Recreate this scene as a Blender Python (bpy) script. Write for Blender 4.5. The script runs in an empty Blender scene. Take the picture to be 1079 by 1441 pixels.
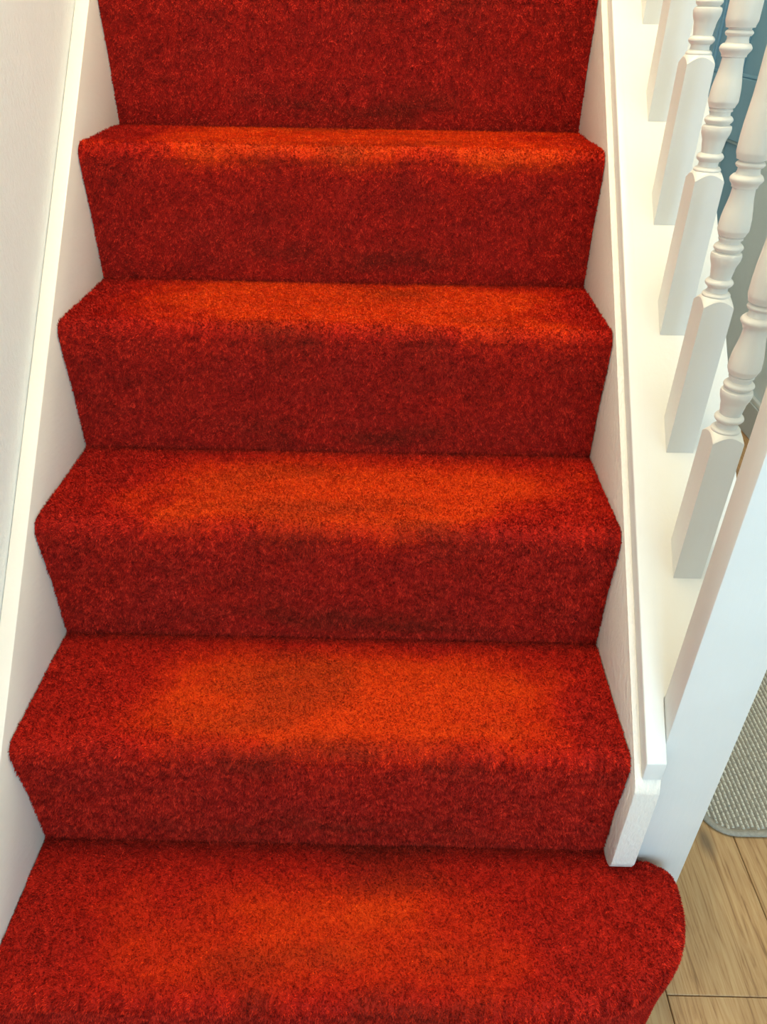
import bpy, bmesh, math, random
import numpy as np
from mathutils import Vector

random.seed(7)
rng = np.random.default_rng(11)
scene = bpy.context.scene
col = scene.collection

# ------------------------------------------------------------------ camera
cam_data = bpy.data.cameras.new('camera')
cam_data.sensor_fit = 'HORIZONTAL'
cam_data.sensor_width = 36.0
cam_data.lens = 36.0 * 1048.66 / 1079.0
cam_data.clip_start = 0.02
cam = bpy.data.objects.new('camera', cam_data)
cam.location = (0.48249, -0.40914, 0.99372)
cam.rotation_euler = (0.97571, -0.013315, 0.016642)
col.objects.link(cam)
scene.camera = cam

# ------------------------------------------------------------------ light
world = bpy.data.worlds.new('hall_daylight')
scene.world = world
world.use_nodes = True
bg = world.node_tree.nodes['Background']
bg.inputs['Color'].default_value = (0.80, 0.93, 1.0, 1)
bg.inputs['Strength'].default_value = 0.5

def area_light(name, loc, target, size, power, color, size_y=None):
    d = bpy.data.lights.new(name, 'AREA')
    d.shape = 'DISK' if size_y is None else 'RECTANGLE'
    d.size = size
    if size_y is not None:
        d.size_y = size_y
    d.energy = power
    d.color = color
    o = bpy.data.objects.new(name, d)
    o.location = loc
    o.rotation_euler = (Vector(target) - Vector(loc)).to_track_quat('-Z', 'Y').to_euler()
    col.objects.link(o)
    return o
# the warm ceiling lamp over the stairs, and cool daylight through the glazed front door behind the camera
lamp_data = bpy.data.lights.new('ceiling_lamp_light', 'POINT')
lamp_data.energy = 56.0
lamp_data.color = (1.0, 0.82, 0.52)
lamp_data.shadow_soft_size = 0.20
lamp = bpy.data.objects.new('ceiling_lamp_light', lamp_data)
lamp.location = (0.62, 0.42, 2.72)
col.objects.link(lamp)
area_light('front_door_daylight', (1.05, -1.90, 0.95), (0.95, 0.0, 0.75), 0.80, 22.0, (0.46, 0.77, 1.0), 1.5)

scene.view_settings.view_transform = 'Standard'
scene.view_settings.look = 'None'
scene.view_settings.gamma = 1.0
scene.view_settings.use_curve_mapping = False
scene.view_settings.exposure = 0.43

# ------------------------------------------------------------------ dimensions
RISE, GO, W = 0.20435, 0.20741, 0.80
M = RISE / GO
FLOOR_Z = -RISE
NSTEP = 7                     # treads 0..6
H_LEFT = 0.0178               # string top above the pitch line
H_RIGHT = 0.0100
H_RAIL = 0.0417
T_LEFT = 0.0225
WALL_R = 1.72
Y_BACK = 2.95

# ------------------------------------------------------------------ helpers
def link_mesh(name, me, mat=None, parent=None):
    o = bpy.data.objects.new(name, me)
    col.objects.link(o)
    if mat:
        me.materials.append(mat)
    if parent:
        o.parent = parent
    return o

def from_bm(name, bm, mat=None, parent=None, smooth=None):
    me = bpy.data.meshes.new(name)
    bmesh.ops.recalc_face_normals(bm, faces=bm.faces)
    bm.to_mesh(me)
    bm.free()
    if smooth:
        for p in me.polygons:
            p.use_smooth = True
        if smooth is not True:
            me.set_sharp_from_angle(angle=math.radians(smooth))
    return link_mesh(name, me, mat, parent)

def empty(name, loc=(0, 0, 0)):
    o = bpy.data.objects.new(name, None)
    o.location = loc
    o.empty_display_size = 0.1
    col.objects.link(o)
    return o

def tag(o, label=None, cat=None, group=None, kind=None):
    if label: o['label'] = label
    if cat: o['category'] = cat
    if group: o['group'] = group
    if kind: o['kind'] = kind
    return o

def box_bm(x0, x1, y0, y1, z0, z1, bevel=0.0, seg=2):
    bm = bmesh.new()
    bmesh.ops.create_cube(bm, size=1)
    for v in bm.verts:
        v.co = Vector((x0 + (v.co.x + .5) * (x1 - x0), y0 + (v.co.y + .5) * (y1 - y0), z0 + (v.co.z + .5) * (z1 - z0)))
    if bevel:
        bmesh.ops.bevel(bm, geom=bm.edges[:], offset=bevel, segments=seg, profile=0.5, affect='EDGES')
    return bm

def prism_x(pts, x0, x1, bevel=0.0, seg=2):
    """polygon in (y, z) extruded along x"""
    bm = bmesh.new()
    a = [bm.verts.new((x0, y, z)) for y, z in pts]
    b = [bm.verts.new((x1, y, z)) for y, z in pts]
    bm.faces.new(a)
    bm.faces.new(b)
    n = len(pts)
    for i in range(n):
        bm.faces.new((a[i], a[(i + 1) % n], b[(i + 1) % n], b[i]))
    if bevel:
        bmesh.ops.bevel(bm, geom=bm.edges[:], offset=bevel, segments=seg, profile=0.5, affect='EDGES')
    return bm

# ------------------------------------------------------------------ materials
def new_mat(name):
    m = bpy.data.materials.new(name)
    m.use_nodes = True
    nt = m.node_tree
    return m, nt, nt.nodes['Principled BSDF']

def N(nt, kind, **kw):
    n = nt.nodes.new(kind)
    for k, v in kw.items():
        if k in n.inputs:
            n.inputs[k].default_value = v
        else:
            setattr(n, k, v)
    return n

def ramp(nt, stops):
    r = nt.nodes.new('ShaderNodeValToRGB')
    e = r.color_ramp.elements
    while len(e) < len(stops):
        e.new(0.5)
    for el, (p, c) in zip(e, stops):
        el.position = p
        el.color = (*c, 1)
    return r

def coords(nt, scale=(1, 1, 1), kind='Object'):
    tc = nt.nodes.new('ShaderNodeTexCoord')
    mp = nt.nodes.new('ShaderNodeMapping')
    mp.inputs['Scale'].default_value = scale
    nt.links.new(tc.outputs[kind], mp.inputs['Vector'])
    return mp.outputs['Vector']

def paint(name, colour, rough=0.38, brush=(30, 30, 4), strength=0.12, chips=True):
    m, nt, b = new_mat(name)
    v = coords(nt)
    n1 = N(nt, 'ShaderNodeTexNoise', Scale=9.0, Detail=3.0)
    nt.links.new(v, n1.inputs['Vector'])
    c2 = tuple(min(1, c * 0.965) for c in colour)
    r = ramp(nt, [(0.35, c2), (0.65, colour)])
    nt.links.new(n1.outputs['Fac'], r.inputs['Fac'])
    out = r.outputs['Color']
    if chips:                       # a few little chips and specks in the gloss paint
        vo = N(nt, 'ShaderNodeTexVoronoi', Scale=14.0)
        nt.links.new(v, vo.inputs['Vector'])
        rr = ramp(nt, [(0.018, (1, 1, 1)), (0.03, (0, 0, 0))])
        nt.links.new(vo.outputs['Distance'], rr.inputs['Fac'])
        mx = N(nt, 'ShaderNodeMixRGB')
        mx.inputs['Color2'].default_value = (0.50, 0.44, 0.36, 1)
        nt.links.new(rr.outputs['Color'], mx.inputs['Fac'])
        nt.links.new(out, mx.inputs['Color1'])
        out = mx.outputs['Color']
    nt.links.new(out, b.inputs['Base Color'])
    b.inputs['Roughness'].default_value = rough
    v2 = coords(nt, brush)
    n2 = N(nt, 'ShaderNodeTexNoise', Scale=6.0, Detail=4.0)
    nt.links.new(v2, n2.inputs['Vector'])
    bp = N(nt, 'ShaderNodeBump', Strength=strength, Distance=0.002)
    nt.links.new(n2.outputs['Fac'], bp.inputs['Height'])
    nt.links.new(bp.outputs['Normal'], b.inputs['Normal'])
    return m

M_WHITE = paint('white_gloss_paint', (0.775, 0.765, 0.735))
M_ROUGH = paint('brushy_white_paint', (0.83, 0.77, 0.70), 0.42, (40, 22, 16), 1.0)
M_STRING = paint('string_gloss_paint', (0.84, 0.765, 0.68), 0.36, (20, 8, 26), 0.22)
M_SKIRT = paint('grey_blue_skirting_paint', (0.50, 0.57, 0.60), 0.4, chips=False)
M_SKIRT_TOP = paint('pale_skirting_edge_paint', (0.62, 0.68, 0.70), 0.4, chips=False)
M_DOOR = paint('teal_blue_door_paint', (0.19, 0.39, 0.55), 0.35, chips=False)
M_BEAD = paint('pale_teal_bead_paint', (0.36, 0.50, 0.55), 0.3, chips=False)

def wall_mat(name, colour, sx, strength):
    m, nt, b = new_mat(name)
    v = coords(nt, sx)
    n = N(nt, 'ShaderNodeTexNoise', Scale=1.0, Detail=5.0, Roughness=0.65)
    nt.links.new(v, n.inputs['Vector'])
    r = ramp(nt, [(0.3, tuple(c * 0.97 for c in colour)), (0.7, colour)])
    nt.links.new(n.outputs['Fac'], r.inputs['Fac'])
    nt.links.new(r.outputs['Color'], b.inputs['Base Color'])
    b.inputs['Roughness'].default_value = 0.62
    bp = N(nt, 'ShaderNodeBump', Strength=strength, Distance=0.003)
    nt.links.new(n.outputs['Fac'], bp.inputs['Height'])
    nt.links.new(bp.outputs['Normal'], b.inputs['Normal'])
    return m
M_WALLPAPER = wall_mat('white_embossed_wallpaper', (0.84, 0.835, 0.81), (230, 230, 120), 0.5)
M_CEIL = wall_mat('white_ceiling_paint', (0.85, 0.84, 0.81), (12, 12, 12), 0.1)
M_BLUEWALL = wall_mat('grey_blue_wall_paint', (0.68, 0.80, 0.86), (30, 30, 30), 0.1)
M_SUB = wall_mat('dark_subfloor', (0.16, 0.10, 0.055), (10, 10, 10), 0.1)

def carpet_mat():
    m, nt, b = new_mat('red_wool_carpet')
    aw = N(nt, 'ShaderNodeAttribute', attribute_name='wear')
    ad = N(nt, 'ShaderNodeAttribute', attribute_name='dirt')
    af = N(nt, 'ShaderNodeAttribute', attribute_name='fibre')
    r = ramp(nt, [(0.0, (0.395, 0.0110, 0.0062)), (0.35, (0.50, 0.012, 0.0034)), (0.7, (0.63, 0.028, 0.0015)), (1.0, (0.72, 0.050, 0.0010))])
    nt.links.new(aw.outputs['Fac'], r.inputs['Fac'])
    # fibre to fibre variation of the dye
    rf = ramp(nt, [(0.0, (0.52, 0.42, 0.42)), (0.55, (1.0, 1.0, 1.0)), (1.0, (1.7, 2.9, 2.8))])
    nt.links.new(af.outputs['Fac'], rf.inputs['Fac'])
    mul = N(nt, 'ShaderNodeMixRGB', blend_type='MULTIPLY', Fac=1.0)
    nt.links.new(r.outputs['Color'], mul.inputs['Color1'])
    nt.links.new(rf.outputs['Color'], mul.inputs['Color2'])
    # ground-in dirt
    mx = N(nt, 'ShaderNodeMixRGB')
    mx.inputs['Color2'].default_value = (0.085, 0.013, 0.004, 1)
    nt.links.new(ad.outputs['Fac'], mx.inputs['Fac'])
    nt.links.new(mul.outputs['Color'], mx.inputs['Color1'])
    nt.links.new(mx.outputs['Color'], b.inputs['Base Color'])
    b.inputs['Roughness'].default_value = 0.85
    b.inputs['Specular IOR Level'].default_value = 0.15
    b.inputs['Sheen Weight'].default_value = 0.04
    b.inputs['Sheen Roughness'].default_value = 0.5
    b.inputs['Sheen Tint'].default_value = (1.0, 0.45, 0.4, 1)
    return m
M_CARPET = carpet_mat()

def wood_mat():
    m, nt, b = new_mat('oak_laminate')
    tc = nt.nodes.new('ShaderNodeTexCoord')
    oi = nt.nodes.new('ShaderNodeObjectInfo')
    ad = N(nt, 'ShaderNodeVectorMath', operation='ADD')
    mulr = N(nt, 'ShaderNodeVectorMath', operation='SCALE')
    mulr.inputs['Scale'].default_value = 37.0
    cx = nt.nodes.new('ShaderNodeCombineXYZ')
    for i in range(3):
        nt.links.new(oi.outputs['Random'], cx.inputs[i])
    nt.links.new(cx.outputs[0], mulr.inputs[0])
    nt.links.new(tc.outputs['Object'], ad.inputs[0])
    nt.links.new(mulr.outputs[0], ad.inputs[1])
    mp = nt.nodes.new('ShaderNodeMapping')
    mp.inputs['Scale'].default_value = (1, 0.055, 1)
    nt.links.new(ad.outputs[0], mp.inputs['Vector'])
    n1 = N(nt, 'ShaderNodeTexNoise', Scale=150.0, Detail=6.0, Roughness=0.62, Distortion=0.9)
    nt.links.new(mp.outputs[0], n1.inputs['Vector'])
    mp2 = nt.nodes.new('ShaderNodeMapping')
    mp2.inputs['Scale'].default_value = (1, 0.28, 1)
    nt.links.new(ad.outputs[0], mp2.inputs['Vector'])
    n2 = N(nt, 'ShaderNodeTexNoise', Scale=14.0, Detail=3.0)
    nt.links.new(mp2.outputs[0], n2.inputs['Vector'])
    r1 = ramp(nt, [(0.32, (0.25, 0.125, 0.048)), (0.45, (0.45, 0.255, 0.112)), (0.62, (0.54, 0.345, 0.168))])
    nt.links.new(n1.outputs['Fac'], r1.inputs['Fac'])
    r2 = ramp(nt, [(0.3, (0.86, 0.86, 0.86)), (0.7, (1.08, 1.08, 1.05))])
    nt.links.new(n2.outputs['Fac'], r2.inputs['Fac'])
    mu = N(nt, 'ShaderNodeMixRGB', blend_type='MULTIPLY', Fac=1.0)
    nt.links.new(r1.outputs['Color'], mu.inputs['Color1'])
    nt.links.new(r2.outputs['Color'], mu.inputs['Color2'])
    # knots
    vo = N(nt, 'ShaderNodeTexVoronoi', Scale=9.0)
    mp3 = nt.nodes.new('ShaderNodeMapping')
    mp3.inputs['Scale'].default_value = (1, 0.45, 1)
    nt.links.new(ad.outputs[0], mp3.inputs['Vector'])
    nt.links.new(mp3.outputs[0], vo.inputs['Vector'])
    rk = ramp(nt, [(0.04, (0.75, 0.75, 0.75)), (0.17, (0, 0, 0))])
    nt.links.new(vo.outputs['Distance'], rk.inputs['Fac'])
    mk = N(nt, 'ShaderNodeMixRGB')
    mk.inputs['Color2'].default_value = (0.15, 0.105, 0.065, 1)
    nt.links.new(rk.outputs['Color'], mk.inputs['Fac'])
    nt.links.new(mu.outputs['Color'], mk.inputs['Color1'])
    nt.links.new(mk.outputs['Color'], b.inputs['Base Color'])
    b.inputs['Roughness'].default_value = 0.45
    bp = N(nt, 'ShaderNodeBump', Strength=0.25, Distance=0.0012)
    nt.links.new(n1.outputs['Fac'], bp.inputs['Height'])
    nt.links.new(bp.outputs['Normal'], b.inputs['Normal'])
    return m
M_WOOD = wood_mat()

def mat_mat(name, c0, c1, scale):
    m, nt, b = new_mat(name)
    v = coords(nt)
    n = N(nt, 'ShaderNodeTexNoise', Scale=scale, Detail=3.0)
    nt.links.new(v, n.inputs['Vector'])
    r = ramp(nt, [(0.35, c0), (0.65, c1)])
    nt.links.new(n.outputs['Fac'], r.inputs['Fac'])
    nt.links.new(r.outputs['Color'], b.inputs['Base Color'])
    b.inputs['Roughness'].default_value = 0.8
    return m
M_MATBASE = mat_mat('taupe_mat_backing', (0.20, 0.18, 0.145), (0.27, 0.245, 0.20), 160)
M_MATYARN = mat_mat('cream_mat_yarn', (0.46, 0.44, 0.38), (0.70, 0.68, 0.60), 140)
M_MATBIND = mat_mat('taupe_mat_binding', (0.29, 0.27, 0.23), (0.36, 0.335, 0.285), 220)

# ------------------------------------------------------------------ setting
def struct(name, bm, mat, parent=None, smooth=None):
    o = from_bm(name, bm, mat, parent, smooth)
    if parent is None:
        o['kind'] = 'structure'
    return o

ZC = 2.95
struct('wall_left', box_bm(-T_LEFT - 0.12, -T_LEFT - 0.0006, -2.0, Y_BACK + 0.25, FLOOR_Z - 0.02, ZC), M_WALLPAPER)
struct('wall_right', box_bm(WALL_R, WALL_R + 0.12, -2.0, 2.40, FLOOR_Z - 0.02, ZC), M_BLUEWALL)
struct('wall_over_door', box_bm(WALL_R, WALL_R + 0.12, 2.40, Y_BACK + 0.25, FLOOR_Z + 2.0, ZC), M_BLUEWALL)
struct('wall_back', box_bm(-T_LEFT, WALL_R + 0.12, Y_BACK + 0.25, Y_BACK + 0.35, FLOOR_Z - 0.02, ZC), M_BLUEWALL)
struct('ceiling', box_bm(-T_LEFT - 0.12, WALL_R + 0.12, -2.1, Y_BACK + 0.35, ZC, ZC + 0.1), M_CEIL)
# front wall with the doorway the daylight comes through
fw = box_bm(-T_LEFT, 0.62, -2.1, -2.0, FLOOR_Z - 0.02, ZC)
for q in ((1.48, WALL_R, -2.1, -2.0, FLOOR_Z - 0.02, ZC), (0.62, 1.48, -2.1, -2.0, FLOOR_Z + 2.0, ZC)):
    b2 = box_bm(*q)
    tmp = bpy.data.meshes.new('t')
    b2.to_mesh(tmp); b2.free()
    fw.from_mesh(tmp)
    bpy.data.meshes.remove(tmp)
struct('wall_front', fw, M_CEIL)
sk = struct('baseboard_right', prism_x([(-2.0, FLOOR_Z), (2.40, FLOOR_Z), (2.40, FLOOR_Z + 0.105), (-2.0, FLOOR_Z + 0.105)], WALL_R - 0.018, WALL_R, 0.0015), M_SKIRT)
from_bm('skirting_bead', prism_x([(-2.0, FLOOR_Z + 0.105), (2.40, FLOOR_Z + 0.105), (2.40, FLOOR_Z + 0.122), (-2.0, FLOOR_Z + 0.122)], WALL_R - 0.014, WALL_R, 0.004), M_SKIRT_TOP, sk)

# panelled door standing in the far end of the right wall
dr = struct('door_1', box_bm(WALL_R + 0.03, WALL_R + 0.07, 2.46, 3.19, FLOOR_Z + 0.008, FLOOR_Z + 1.98, 0.002), M_DOOR)
def door_piece(name, y0, y1, z0, z1, x0=WALL_R + 0.014, mat=M_DOOR, bev=0.003):
    return from_bm(name, box_bm(x0, WALL_R + 0.032, y0, y1, z0, z1, bev), mat, dr)
Z0 = FLOOR_Z + 0.008
for y0, y1 in ((2.46, 2.56), (2.79, 2.87), (3.09, 3.19)):
    door_piece('stile', y0, y1, Z0, Z0 + 1.97)
for z0, z1 in ((Z0, Z0 + 0.2), (0.60, 0.80), (Z0 + 1.86, Z0 + 1.97)):
    for y0, y1 in ((2.56, 2.79), (2.87, 3.09)):
        door_piece('rail', y0, y1, z0, z1)
for y0, y1 in ((2.56, 2.79), (2.87, 3.09)):
    for z0, z1 in ((Z0 + 0.2, 0.60), (0.80, Z0 + 1.86)):
        for a in ((y0, y0 + 0.012, z0, z1), (y1 - 0.012, y1, z0, z1), (y0, y1, z0, z0 + 0.012), (y0, y1, z1 - 0.012, z1)):
            door_piece('panel_bead', *a, x0=WALL_R + 0.02, mat=M_BEAD if z1 < 0.7 else M_DOOR, bev=0.004)
tr = struct('trim_1', box_bm(WALL_R - 0.015, WALL_R + 0.1, 2.40, 2.455, FLOOR_Z, FLOOR_Z + 2.05, 0.004), M_BEAD)

# floor: boards over a dark subfloor
floor = struct('floor', box_bm(-T_LEFT, WALL_R + 0.12, -2.1, Y_BACK + 0.25, FLOOR_Z - 0.06, FLOOR_Z - 0.0115), M_SUB)
PW, PL = 0.1935, 1.285
plank_me = {}
def plank(x0, x1, y0, y1):
    w, l = round(x1 - x0, 4), round(y1 - y0, 4)
    if (w, l) not in plank_me:
        g = 0.0006
        bm = box_bm(g, w - g, g, l - g, -0.011, 0.0, 0.0011, 1)
        bmesh.ops.recalc_face_normals(bm, faces=bm.faces)
        me = bpy.data.meshes.new('plank')
        bm.to_mesh(me)
        bm.free()
        me.materials.append(M_WOOD)
        plank_me[(w, l)] = me
    o = bpy.data.objects.new('plank', plank_me[(w, l)])
    o.location = (x0, y0, FLOOR_Z)
    col.objects.link(o)
    o.parent = floor
cols_x = [0.907 + i * PW for i in range(-5, 5)]
offs = {0: 0.108}
for i, x0 in zip(range(-5, 5), cols_x):
    x1 = min(x0 + PW, WALL_R - 0.004)
    x0c = max(x0, -T_LEFT + 0.002)
    joint = 0.108 if i == 0 else 0.108 + ((i * 0.47) % 1.0) * PL
    ys = [joint + k * PL for k in range(-4, 5)]
    for a, b_ in zip(ys[:-1], ys[1:]):
        a, b_ = max(a, -2.0), min(b_, Y_BACK + 0.24)
        if b_ - a > 0.03 and not (x1 < 0.85 and a > 0.9):
            plank(x0c, x1, a, b_)

# ------------------------------------------------------------------ carpeted staircase
def vnoise(x, y, seed):
    """smooth value noise on numpy arrays"""
    xi, yi = np.floor(x).astype(np.int64), np.floor(y).astype(np.int64)
    fx, fy = x - xi, y - yi
    fx, fy = fx * fx * (3 - 2 * fx), fy * fy * (3 - 2 * fy)
    def h(a, b):
        n = (a * 374761393 + b * 668265263 + seed * 974634541) & 0x7fffffff
        n = ((n ^ (n >> 13)) * 1274126177) & 0x7fffffff
        return ((n ^ (n >> 16)) & 0xffff) / 65535.0
    return (h(xi, yi) * (1 - fx) + h(xi + 1, yi) * fx) * (1 - fy) + (h(xi, yi + 1) * (1 - fx) + h(xi + 1, yi + 1) * fx) * fy

def fbm(x, y, seed, oct=4):
    s, a, t = 0, 0.5, 0
    for o in range(oct):
        s = s + a * vnoise(x * 2 ** o, y * 2 ** o, seed + o * 17)
        t += a
        a *= 0.55
    return s / t

def sstep(a, b, x):
    t = np.clip((x - a) / (b - a), 0, 1)
    return t * t * (3 - 2 * t)

# worn band on each tread: x from, x to, strength, depth fraction where it starts, ends
WEAR = {0: (0.13, 0.68, 0.66, 0.14, 1.00), 1: (0.10, 0.73, 0.98, 0.06, 1.0), 2: (0.08, 0.77, 0.97, 0.03, 0.98),
        3: (0.05, 0.77, 1.0, -0.12, 1.04), 4: (0.04, 0.80, 1.0, -0.4, 1.10), 5: (0.06, 0.76, 1.0, -0.2, 0.95), 6: (0.06, 0.76, 1.0, -0.2, 0.95)}

def tread_attr(k, x, t):
    x0, x1, s, t0, t1 = WEAR[k]
    d = (fbm(x * 9, t * 2.2 + k * 7, 5) - 0.5) * 0.24
    wx = sstep(x0 - 0.06, x0 + 0.20, x + d) * (1 - sstep(x1 - 0.20, x1 + 0.07, x + d))
    tt = t + (fbm(x * 11 + 3, t * 2 + k * 5, 9) - 0.5) * 0.20
    wt = sstep(t0 - 0.12, t0 + 0.38, tt) * (1 - sstep(t1 - 0.24, t1 + 0.06, tt))
    base = 0.06 + 0.26 * fbm(x * 14, t * 3 + k * 11, 21)
    streak = 0.72 + 0.75 * fbm(x * 3.2 + k * 2.3, t * 4.5 + k * 3, 33)
    fine = 0.85 + 0.3 * fbm(x * 40, t * 10 + k * 3, 35)
    wear = np.clip(base + s * wx * wt * streak * fine * 0.92, 0, 1)
    # trodden-in grey brown dirt over the nosing, smears on the tread, dust in the crease
    mid = sstep(0.10, 0.35, x) * (1 - sstep(0.5, 0.74, x))
    dirt = 0.45 * mid * sstep(0.80, 0.95, t) * sstep(0.40, 0.75, fbm(x * 12 + k * 3, t * 6, 41))
    dirt = dirt + 0.32 * mid * sstep(0.46, 0.78, fbm(x * 6 + k * 9, t * 4 + k, 45)) * (1 - sstep(0.8, 0.95, t))
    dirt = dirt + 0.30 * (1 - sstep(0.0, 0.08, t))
    return wear, np.clip(dirt, 0, 0.7)

def riser_attr(k, x, t):
    # t = 0 under the nosing, 1 at the bottom crease
    wear = 0.02 + 0.30 * fbm(x * 12, t * 4 + k * 13, 61) * (1 - 0.3 * t)
    wt_, dt_ = tread_attr(k, x, np.ones_like(t))
    wear = np.clip(wear + np.maximum(wt_ - wear, 0) * np.exp(-t / 0.07), 0, 1)
    mid = sstep(0.08, 0.38, x) * (1 - sstep(0.45, 0.76, x))
    band = np.exp(-((t - 0.80 + (fbm(x * 5, t + k * 3, 63) - 0.5) * 0.2) / 0.14) ** 2)
    dirt = 0.50 * mid * band * sstep(0.30, 0.68, fbm(x * 11 + k * 5, t * 7 + k, 67, 5))
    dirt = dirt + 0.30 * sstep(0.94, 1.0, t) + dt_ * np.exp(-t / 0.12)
    dirt = dirt + 0.14 * sstep(0.45, 0.7, fbm(x * 22, t * 8 + k * 4, 71))
    return wear, np.clip(dirt * 0.85, 0, 0.55)

def carpet_mesh(name, grid, wear, dirt, amp, dens, lean, mat):
    """grid (R,C,3) backing surface plus cut-pile fibres growing out of it, as one mesh"""
    R_, C_ = grid.shape[:2]
    P = grid.reshape(-1, 3)
    idx = np.arange(R_ * C_).reshape(R_, C_)
    a, b, c, d = idx[:-1, :-1].ravel(), idx[:-1, 1:].ravel(), idx[1:, 1:].ravel(), idx[1:, :-1].ravel()
    tris = np.concatenate([np.stack([a, c, b], 1), np.stack([a, d, c], 1)])
    A, B, C = P[tris[:, 0]], P[tris[:, 1]], P[tris[:, 2]]
    nrm = np.cross(B - A, C - A)
    area = np.linalg.norm(nrm, axis=1) / 2
    nrm = nrm / np.maximum(area[:, None] * 2, 1e-12)
    n = int(area.sum() * dens)
    pick = rng.choice(len(tris), n, p=area / area.sum())
    u, v = rng.random(n), rng.random(n)
    f = u + v > 1
    u[f], v[f] = 1 - u[f], 1 - v[f]
    w0 = 1 - u - v
    def mixa(q):
        return q[tris[pick, 0]] * w0 + q[tris[pick, 1]] * u + q[tris[pick, 2]] * v
    base = A[pick] * w0[:, None] + B[pick] * u[:, None] + C[pick] * v[:, None]
    nn = nrm[pick]
    rnd = rng.normal(size=(n, 3)) * 0.42
    # clumps of pile lean together
    cl = np.stack([fbm(base[:, 0] * 70, (base[:, 1] - base[:, 2]) * 70, s_, 2) - 0.5 for s_ in (3, 13, 23)], 1) * 1.5
    dirv = nn + np.asarray(lean) + rnd + cl
    dirv /= np.linalg.norm(dirv, axis=1)[:, None]
    side = np.cross(dirv, rng.normal(size=(n, 3)))
    side /= np.maximum(np.linalg.norm(side, axis=1)[:, None], 1e-9)
    L = (rng.uniform(0.0034, 0.0054, n) * (1.0 - 0.40 * mixa(wear.ravel())))[:, None]
    Wd = rng.uniform(0.0006, 0.0011, n)[:, None]
    v0, v1, v2 = base - side * Wd, base + side * Wd, base + dirv * L
    nv = len(P)
    verts = np.concatenate([P, np.stack([v0, v1, v2], 1).reshape(-1, 3)])
    ft = nv + np.arange(n * 3).reshape(-1, 3)
    # faces: quads of the backing as triangles, then fibres
    allt = np.concatenate([tris, ft]).astype(np.int32)
    me = bpy.data.meshes.new(name)
    me.vertices.add(len(verts))
    me.vertices.foreach_set('co', verts.astype(np.float32).ravel())
    me.loops.add(allt.size)
    me.loops.foreach_set('vertex_index', allt.ravel())
    me.polygons.add(len(allt))
    me.polygons.foreach_set('loop_start', np.arange(0, allt.size, 3, dtype=np.int32))
    me.update(calc_edges=True)
    fw, fd = mixa(wear.ravel()), mixa(dirt.ravel())
    am = mixa(amp.ravel())
    tuft = np.clip(0.5 + am * ((fbm(base[:, 0] * 230, (base[:, 1] - base[:, 2]) * 230, 91, 2) - 0.5) * 1.2 + rng.normal(size=n) * 0.18), 0, 1)
    for nm, basev, fib in (('wear', wear.ravel(), fw), ('dirt', dirt.ravel(), fd), ('fibre', np.full(nv, 0.35), tuft)):
        at = me.attributes.new(nm, 'FLOAT', 'POINT')
        at.data.foreach_set('value', np.concatenate([basev, np.repeat(fib, 3)]).astype(np.float32))
    me.materials.append(mat)
    me.validate()
    return me

R_NOSE = 0.020
OV = 0.006
EDGE = 0.0012                     # pile stops just short of the strings

staircase = empty('staircase', (0.4, 0.0, FLOOR_Z))
tag(staircase, 'straight staircase fitted with red carpet, worn orange down the middle of its treads', 'staircase')
OFF = np.array([0.4, 0.0, FLOOR_Z])   # parent origin

def local(g):
    return g - OFF

def step_outline(k, C_):
    """front edge points P, outward normals n, back points Q"""
    if k > 0:
        x = np.linspace(EDGE, W - EDGE, C_)
        P = np.stack([x, np.full(C_, k * GO - OV)], 1)
        n = np.tile([0.0, -1.0], (C_, 1))
        Q = np.stack([x, np.full(C_, (k + 1) * GO)], 1)
        return P, n, Q
    # bottom step: straight front, big rounded end, tight turn back to the newel post
    pts = [(EDGE, -OV)]
    xs, a_, b_ = 0.655, 0.2385, 0.170
    pts += [(x, -OV) for x in np.linspace(0.02, xs, 60)[:-1]]
    for th in np.linspace(-math.pi / 2, 0, 60):
        cth, sth = max(math.cos(th), 0), max(-math.sin(th), 0)
        e = 2 / 2.45
        pts.append((xs + a_ * cth ** e, -OV + b_ - b_ * sth ** e))
    yb = -OV + b_
    for th in np.linspace(0, math.pi / 2, 26)[1:]:
        pts.append((xs + a_ - 0.046 + 0.046 * math.cos(th), yb + 0.0345 * math.sin(th)))
    pts.append((0.838, 0.1985))
    pts = np.array(pts)
    s = np.concatenate([[0], np.cumsum(np.linalg.norm(np.diff(pts, axis=0), axis=1))])
    ss = np.linspace(0, s[-1], C_)
    P = np.stack([np.interp(ss, s, pts[:, 0]), np.interp(ss, s, pts[:, 1])], 1)
    T = np.gradient(P, axis=0)
    T /= np.linalg.norm(T, axis=1)[:, None]
    for _ in range(3):
        T[1:-1] = (T[:-2] + 2 * T[1:-1] + T[2:]) / 4
    n = np.stack([T[:, 1], -T[:, 0]], 1)
    n /= np.linalg.norm(n, axis=1)[:, None]
    qx = np.interp(ss / s[-1], [0, 0.70, 1.0], [EDGE, W - 0.02, 0.826])
    qy = np.where(qx < W, GO, 0.198)
    Q = np.stack([qx, qy], 1)
    return P, n, Q

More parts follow.
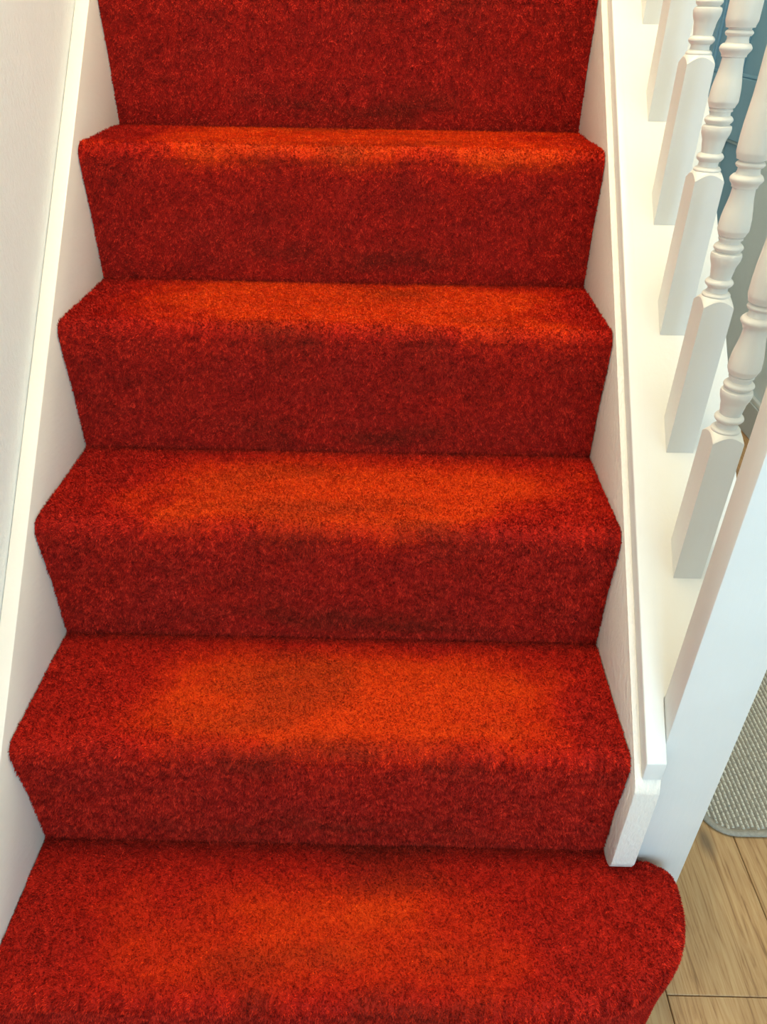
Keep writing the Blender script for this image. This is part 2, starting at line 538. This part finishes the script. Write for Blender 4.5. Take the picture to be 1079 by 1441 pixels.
for k in range(NSTEP):
    C_ = 200
    P, n, Q = step_outline(k, C_)
    z = k * RISE
    RT, RA, RR = 48, 9, 46
    inner = P - n * R_NOSE
    rows, tt = [], []
    for t in np.linspace(0, 1, RT):
        q = Q * (1 - t) + inner * t
        rows.append(np.column_stack([q, np.full(C_, z)]))
        tt.append(t * 0.9)
    for a in np.linspace(0, math.pi / 2, RA)[1:]:
        q = inner + n * (R_NOSE * math.sin(a))
        rows.append(np.column_stack([q, np.full(C_, z - R_NOSE * (1 - math.cos(a)))]))
        tt.append(0.9 + 0.1 * a / (math.pi / 2))
    g = np.array(rows)
    xg = g[:, :, 0]
    tg = np.repeat(np.array(tt)[:, None], C_, 1)
    # a soft unevenness of the fitted carpet
    g[:, :, 2] += (fbm(xg * 9, g[:, :, 1] * 9 + k, 77, 2) - 0.5) * 0.004 * np.clip(tg * 4, 0, 1) * np.clip((1.0 - tg) * 12, 0, 1)
    we, di = tread_attr(k, xg, tg)
    dens = 4.4e5 if k < 6 else 1.0e5
    # orient so that normals point up (rows run back to front)
    me = carpet_mesh('step', local(g), we, di, (1.0 - 0.45 * we) * (1 + 0.7 * sstep(0.84, 0.93, tg)), dens, (0, -0.45, -0.05), M_CARPET)
    step = bpy.data.objects.new('step', me)
    col.objects.link(step)
    step.parent = staircase
    if k == 0:
        step['label'] = 'lowest step, curving out to a rounded end in front of the newel post'
    # riser below this nosing
    rr, tr_ = [], []
    for t in np.linspace(0, 1, RR):
        back = OV * sstep(0.0, 0.55, np.array(t)) + 0.0
        q = P - n * float(back)
        rr.append(np.column_stack([q - n * (0.0006 if t == 0 else 0.0), np.full(C_, z - R_NOSE + (0.003 if t == 0 else 0.0) - t * (RISE - R_NOSE))]))
        tr_.append(t)
    g = np.array(rr)
    xg = g[:, :, 0]
    tg = np.repeat(np.array(tr_)[:, None], C_, 1)
    we, di = riser_attr(k, xg, tg)
    me = carpet_mesh('riser', local(g), we, di, 1.1 + 0.4 * (1 - sstep(0.0, 0.25, tg)), dens, (0, 0, -0.55), M_CARPET)
    ro = bpy.data.objects.new('riser', me)
    col.objects.link(ro)
    ro.parent = step

# the strings (sloping side boards)
def string_pts(h, y0, y1, y_foot, drop=0.30, z_foot=None):
    return [(y0, M * y0 + h), (y1, M * y1 + h), (y1, M * y1 + h - drop), (y_foot, z_foot), (y0, z_foot)]

def part(o):
    o.parent = staircase
    o.matrix_parent_inverse = staircase.matrix_basis.inverted()
    return o
bpy.context.view_layer.update()
Y_TOP = NSTEP * GO + 0.02
ls = part(from_bm('side_string', prism_x(string_pts(H_LEFT, -0.10, Y_TOP, 0.12, 0.30, FLOOR_Z), -T_LEFT, 0.0, 0.0022, 2), M_STRING, smooth=40))
ls['label'] = 'white painted sloping board along the wall'

# outer string: end face stands proud of the newel post, its foot rounded where it meets the carpet
yE = 0.1755
pts = [(yE, M * yE + H_RIGHT - 0.008), (yE + 0.004, M * (yE + 0.004) + H_RIGHT - 0.002), (yE + 0.010, M * (yE + 0.010) + H_RIGHT), (Y_TOP, M * Y_TOP + H_RIGHT), (Y_TOP, M * Y_TOP - 0.26), (0.30, FLOOR_Z), (0.215, FLOOR_Z)]
pts += [(0.210, 0.0), (yE + 0.012, 0.0), (yE + 0.004, 0.006), (yE, 0.018)]
rs = part(from_bm('outer_string', prism_x(pts, W, W + 0.033, 0.0022, 2), M_ROUGH, smooth=40))
rs['label'] = 'white painted sloping board below the balusters with a rough brushed end'
# panel closing the space under the stairs on the hall side
part(from_bm('spandrel_panel', prism_x([(0.247, FLOOR_Z), (Y_TOP, FLOOR_Z), (Y_TOP, M * Y_TOP + H_RIGHT), (0.247, M * 0.247 + H_RIGHT)], W + 0.034, 0.912, 0.002), M_WHITE))

# ------------------------------------------------------------------ balustrade
NX0, NX1, NY0 = 0.8344, 0.9208, 0.2040
NY1 = NY0 + 0.0385
balustrade = empty('balustrade', ((NX0 + NX1) / 2, (NY0 + NY1) / 2, FLOOR_Z))
tag(balustrade, 'white painted stair balustrade with turned balusters and a square newel post', 'balustrade')
bpy.context.view_layer.update()
def bpart(o, parent=None):
    o.parent = balustrade
    o.matrix_parent_inverse = balustrade.matrix_basis.inverted()
    return o

newel = bpart(from_bm('newel_post', box_bm(NX0, NX1, NY0, NY1, FLOOR_Z, 1.06, 0.0022, 2), M_WHITE, smooth=40))
newel['label'] = 'plain square newel post at the foot of the stairs'
capb = box_bm(NX0 - 0.012, NX1 + 0.012, NY0 - 0.012, NY1 + 0.012, 1.06, 1.085, 0.006, 3)
cap = from_bm('newel_cap', capb, M_WHITE, smooth=40)
cap.parent = newel

# base rail lying on the string, notched around the newel
def rail_poly(yA, yB):
    return [(yA, M * yA + H_RIGHT), (yB, M * yB + H_RIGHT), (yB, M * yB + H_RAIL), (yA, M * yA + H_RAIL)]
RAIL_X0, RAIL_X1 = 0.8085, 0.946
bm = bmesh.new()
yE2, yN = 0.1845, NY1 + 0.0005
outl = [(RAIL_X0, yE2), (NX0 - 0.0005, yE2), (NX0 - 0.0005, yN), (RAIL_X1, yN), (RAIL_X1, Y_TOP), (RAIL_X0, Y_TOP)]
lo = [bm.verts.new((x, y, M * y + H_RIGHT + 0.0006)) for x, y in outl]
hi = [bm.verts.new((x, y, M * y + H_RAIL)) for x, y in outl]
bm.faces.new(lo)
bm.faces.new(hi)
for i in range(6):
    j = (i + 1) % 6
    bm.faces.new((lo[i], lo[j], hi[j], hi[i]))
bmesh.ops.recalc_face_normals(bm, faces=bm.faces)
bmesh.ops.bevel(bm, geom=bm.edges[:], offset=0.0018, segments=2, profile=0.5, affect='EDGES')
br = bpart(from_bm('base_rail', bm, M_WHITE, smooth=40))
hr = bpart(from_bm('handrail', prism_x([(NY1, M * NY1 + 0.78), (Y_TOP, M * Y_TOP + 0.78), (Y_TOP, M * Y_TOP + 0.84), (NY1, M * NY1 + 0.84)], 0.845, 0.905, 0.012, 3), M_WHITE, smooth=40))

# one baluster: square foot with arched shoulders, turned shaft
BS = 0.036
ZT = 0.1980                       # shoulder height of the square at its corners
def lathe(bm, prof, seg=28):
    rings = []
    for z, r in prof:
        rings.append([bm.verts.new((r * math.cos(2 * math.pi * i / seg), r * math.sin(2 * math.pi * i / seg), z)) for i in range(seg)])
    for a, b in zip(rings[:-1], rings[1:]):
        for i in range(seg):
            j = (i + 1) % seg
            bm.faces.new((a[i], a[j], b[j], b[i]))
    bm.faces.new(rings[0][::-1])
    bm.faces.new(rings[-1])

def torus_prof(z0, z1, r0, dr, n=5):
    return [(z0 + (z1 - z0) * i / n, r0 + dr * math.sin(math.pi * i / n)) for i in range(n + 1)]

def smooth_prof(pairs, n=6):
    out = []
    for (z0, r0), (z1, r1) in zip(pairs[:-1], pairs[1:]):
        for i in range(n):
            t = i / n
            s = t * t * (3 - 2 * t)
            out.append((z0 + (z1 - z0) * t, r0 + (r1 - r0) * s))
    out.append(pairs[-1])
    return out

prof = [(0.200, 0.0150), (0.2045, 0.0150)]
prof += torus_prof(0.2050, 0.2120, 0.0142, 0.0024)
prof += [(0.2125, 0.0122), (0.2160, 0.0116), (0.2185, 0.0122)]
prof += torus_prof(0.2190, 0.2275, 0.0136, 0.0027)
prof += [(0.2280, 0.0118)]
prof += smooth_prof([(0.2300, 0.0121), (0.2400, 0.0136), (0.2520, 0.0172)], 4)
prof += [(0.2550, 0.0175), (0.2575, 0.0168), (0.2592, 0.0132)]
prof += torus_prof(0.2600, 0.2680, 0.0140, 0.0027)
prof += [(0.2688, 0.0120), (0.2715, 0.0117), (0.2730, 0.0120), (0.2732, 0.0136), (0.2752, 0.0136), (0.2754, 0.0128), (0.2765, 0.0132)]
prof += smooth_prof([(0.2775, 0.0150), (0.2840, 0.0174), (0.2900, 0.0172), (0.3270, 0.0124)], 5)
prof += [(0.3285, 0.0124), (0.3290, 0.0140), (0.3310, 0.0142), (0.3320, 0.0150)]
prof += torus_prof(0.3325, 0.3420, 0.0152, 0.0029)
prof += [(0.3425, 0.0132), (0.3460, 0.0120), (0.3490, 0.0122)]
prof += torus_prof(0.3495, 0.3550, 0.0138, 0.0018)
prof += [(0.3556, 0.0126), (0.3570, 0.0128)]
prof += smooth_prof([(0.3575, 0.0160), (0.3650, 0.0180), (0.3800, 0.0180), (0.4300, 0.0150), (0.5400, 0.0125)], 4)
prof += torus_prof(0.5420, 0.5500, 0.0135, 0.0025)
prof += [(0.5520, 0.0125), (0.5600, 0.0150), (0.5760, 0.0150)]

def square_lathe(bm, seg=40):
    """square bar whose top is turned away: high at face centres, low at corners"""
    a = BS / 2
    def R(th):
        return a / max(abs(math.cos(th)), abs(math.sin(th)))
    ths = [2 * math.pi * i / seg + math.pi / 4 for i in range(seg)]
    rc = 0.0146
    def zt(r):
        u = max(0.0, (r - rc) / (a * math.sqrt(2) - rc))
        return ZT + 0.0110 * (1 - u)
    rings = []
    for fr in (1.0, 0.75, 0.5, 0.25, 0.0):
        rg = []
        for th in ths:
            r = rc + (R(th) - rc) * fr
            rg.append(bm.verts.new((r * math.cos(th), r * math.sin(th), zt(r) - (0.0009 if fr == 1.0 else 0))))
        rings.append(rg)
    bot = []
    for th in ths:
        r = R(th)
        x, y = r * math.cos(th), r * math.sin(th)
        bot.append(bm.verts.new((x, y, M * (y + a))))      # foot cut to the slope of the rail
    rings.insert(0, bot)
    for p, q in zip(rings[:-1], rings[1:]):
        for i in range(seg):
            j = (i + 1) % seg
            bm.faces.new((p[i], p[j], q[j], q[i]))
    bm.faces.new(rings[0][::-1])
    bm.faces.new(rings[-1])

bm = bmesh.new(); lathe(bm, prof)
shaft_me_o = from_bm('baluster', bm, M_WHITE, smooth=38)
bm = bmesh.new(); square_lathe(bm)
foot_o = from_bm('square_foot', bm, M_WHITE, smooth=25)
hz = M * (BS / 2) + 0.0
top_bm = bmesh.new()
a = BS / 2
vs = []
for z, f in ((0.576, 1), (None, 1)):
    for sx, sy in ((-1, -1), (1, -1), (1, 1), (-1, 1)):
        zz = z if z is not None else 0.80 - 0.04 - H_RAIL + 0.02 + M * (sy * a)
        vs.append(top_bm.verts.new((sx * a, sy * a, zz)))
for i in range(4):
    j = (i + 1) % 4
    top_bm.faces.new((vs[i], vs[j], vs[4 + j], vs[4 + i]))
top_bm.faces.new(vs[:4][::-1]); top_bm.faces.new(vs[4:])
head_o = from_bm('square_head', top_bm, M_WHITE)

BX, BY0, BD = 0.8536 + BS / 2, 0.3493 + BS / 2, 0.12021
nb = 9
base_objs = (shaft_me_o, foot_o, head_o)
for i in range(nb):
    y = BY0 + i * BD
    if y > Y_TOP - 0.05:
        break
    trio = base_objs if i == 0 else tuple(o.copy() for o in base_objs)
    if i:
        for o in trio:
            col.objects.link(o)
    sh, ft, hd = trio
    sh.parent = balustrade
    sh.matrix_parent_inverse = balustrade.matrix_basis.inverted()
    sh.location = (BX, y, M * (y - BS / 2) + H_RAIL + 0.0003)
    for o in (ft, hd):
        o.parent = sh
        o.location = (0, 0, 0)

# ------------------------------------------------------------------ floor mat
MX0, MX1, MY0, MY1, MR = 1.052, 1.52, 0.364, 1.16, 0.055
door_mat = empty('floor_mat', ((MX0 + MX1) / 2, (MY0 + MY1) / 2, FLOOR_Z))
tag(door_mat, 'cream and taupe ribbed floor mat with rounded corner on the wooden floor', 'mat')
def round_rect(x0, x1, y0, y1, r, n=8):
    pts = []
    for cx, cy, a0 in ((x1 - r, y1 - r, 0), (x0 + r, y1 - r, 90), (x0 + r, y0 + r, 180), (x1 - r, y0 + r, 270)):
        for i in range(n + 1):
            t = math.radians(a0 + 90 * i / n)
            pts.append((cx + r * math.cos(t), cy + r * math.sin(t)))
    return pts
ox, oy = door_mat.location.x, door_mat.location.y
def slab(pts, z0, z1, bev):
    bm = bmesh.new()
    lo = [bm.verts.new((x - ox, y - oy, z0)) for x, y in pts]
    f = bm.faces.new(lo)
    r = bmesh.ops.extrude_face_region(bm, geom=[f])
    tv = [v for v in r['geom'] if isinstance(v, bmesh.types.BMVert)]
    for v in tv:
        v.co.z = z1
    if bev:
        ed = [e for e in bm.edges if all(abs(v.co.z - z1) < 1e-6 for v in e.verts)]
        bmesh.ops.bevel(bm, geom=ed, offset=bev, segments=2, profile=0.5, affect='EDGES')
    return bm
from_bm('backing', slab(round_rect(MX0 + 0.004, MX1 - 0.004, MY0 + 0.004, MY1 - 0.004, MR - 0.004), 0.0002, 0.0062, 0), M_MATBASE, door_mat)
# bound edge: a tube running round the mat
bm = bmesh.new()
path = round_rect(MX0 + 0.006, MX1 - 0.006, MY0 + 0.006, MY1 - 0.006, MR - 0.006, 10)
rings = []
npth = len(path)
for i, (x, y) in enumerate(path):
    xa, ya = path[i - 1]; xb, yb = path[(i + 1) % npth]
    tx, ty = xb - xa, yb - ya
    l = math.hypot(tx, ty); nx_, ny_ = ty / l, -tx / l
    rg = []
    for j in range(8):
        t = 2 * math.pi * j / 8
        rg.append(bm.verts.new((x - ox + nx_ * 0.0068 * math.cos(t), y - oy + ny_ * 0.0068 * math.cos(t), 0.0042 + 0.0040 * math.sin(t))))
    rings.append(rg)
for i in range(npth):
    p, q = rings[i], rings[(i + 1) % npth]
    for j in range(8):
        bm.faces.new((p[j], p[(j + 1) % 8], q[(j + 1) % 8], q[j]))
from_bm('binding', bm, M_MATBIND, door_mat, smooth=True)
# woven ribs: rows of raised stitches
V, F = [], []
rs_ = random.Random(3)
px, py = 0.0088, 0.0080
nx_, ny_ = int((MX1 - MX0 - 0.03) / px), int((MY1 - MY0 - 0.03) / py)
for i in range(nx_):
    for j in range(ny_):
        x = MX0 + 0.016 + i * px
        y = MY0 + 0.016 + j * py + (i % 3) * py * 0.33
        cxn, cyn = MX0 + MR, MY0 + MR
        if x < cxn and y < cyn and math.hypot(x - cxn, y - cyn) > MR - 0.012:
            continue
        w, l, h = 0.0024, py * 0.495, 0.0028 + rs_.random() * 0.0008
        x += rs_.uniform(-.0004, .0004)
        b0 = len(V)
        X, Y = x - ox, y - oy
        V += [(X - w, Y - l, .006), (X + w, Y - l, .006), (X + w, Y + l, .006), (X - w, Y + l, .006),
              (X - w * .55, Y - l * .78, .006 + h), (X + w * .55, Y - l * .78, .006 + h), (X + w * .55, Y + l * .78, .006 + h), (X - w * .55, Y + l * .78, .006 + h)]
        F += [(b0 + 4, b0 + 5, b0 + 6, b0 + 7), (b0, b0 + 1, b0 + 5, b0 + 4), (b0 + 1, b0 + 2, b0 + 6, b0 + 5), (b0 + 2, b0 + 3, b0 + 7, b0 + 6), (b0 + 3, b0, b0 + 4, b0 + 7)]
me = bpy.data.meshes.new('woven_stitches')
me.from_pydata(V, [], F)
ws = link_mesh('woven_stitches', me, M_MATYARN, door_mat)
ws['kind'] = 'stuff'
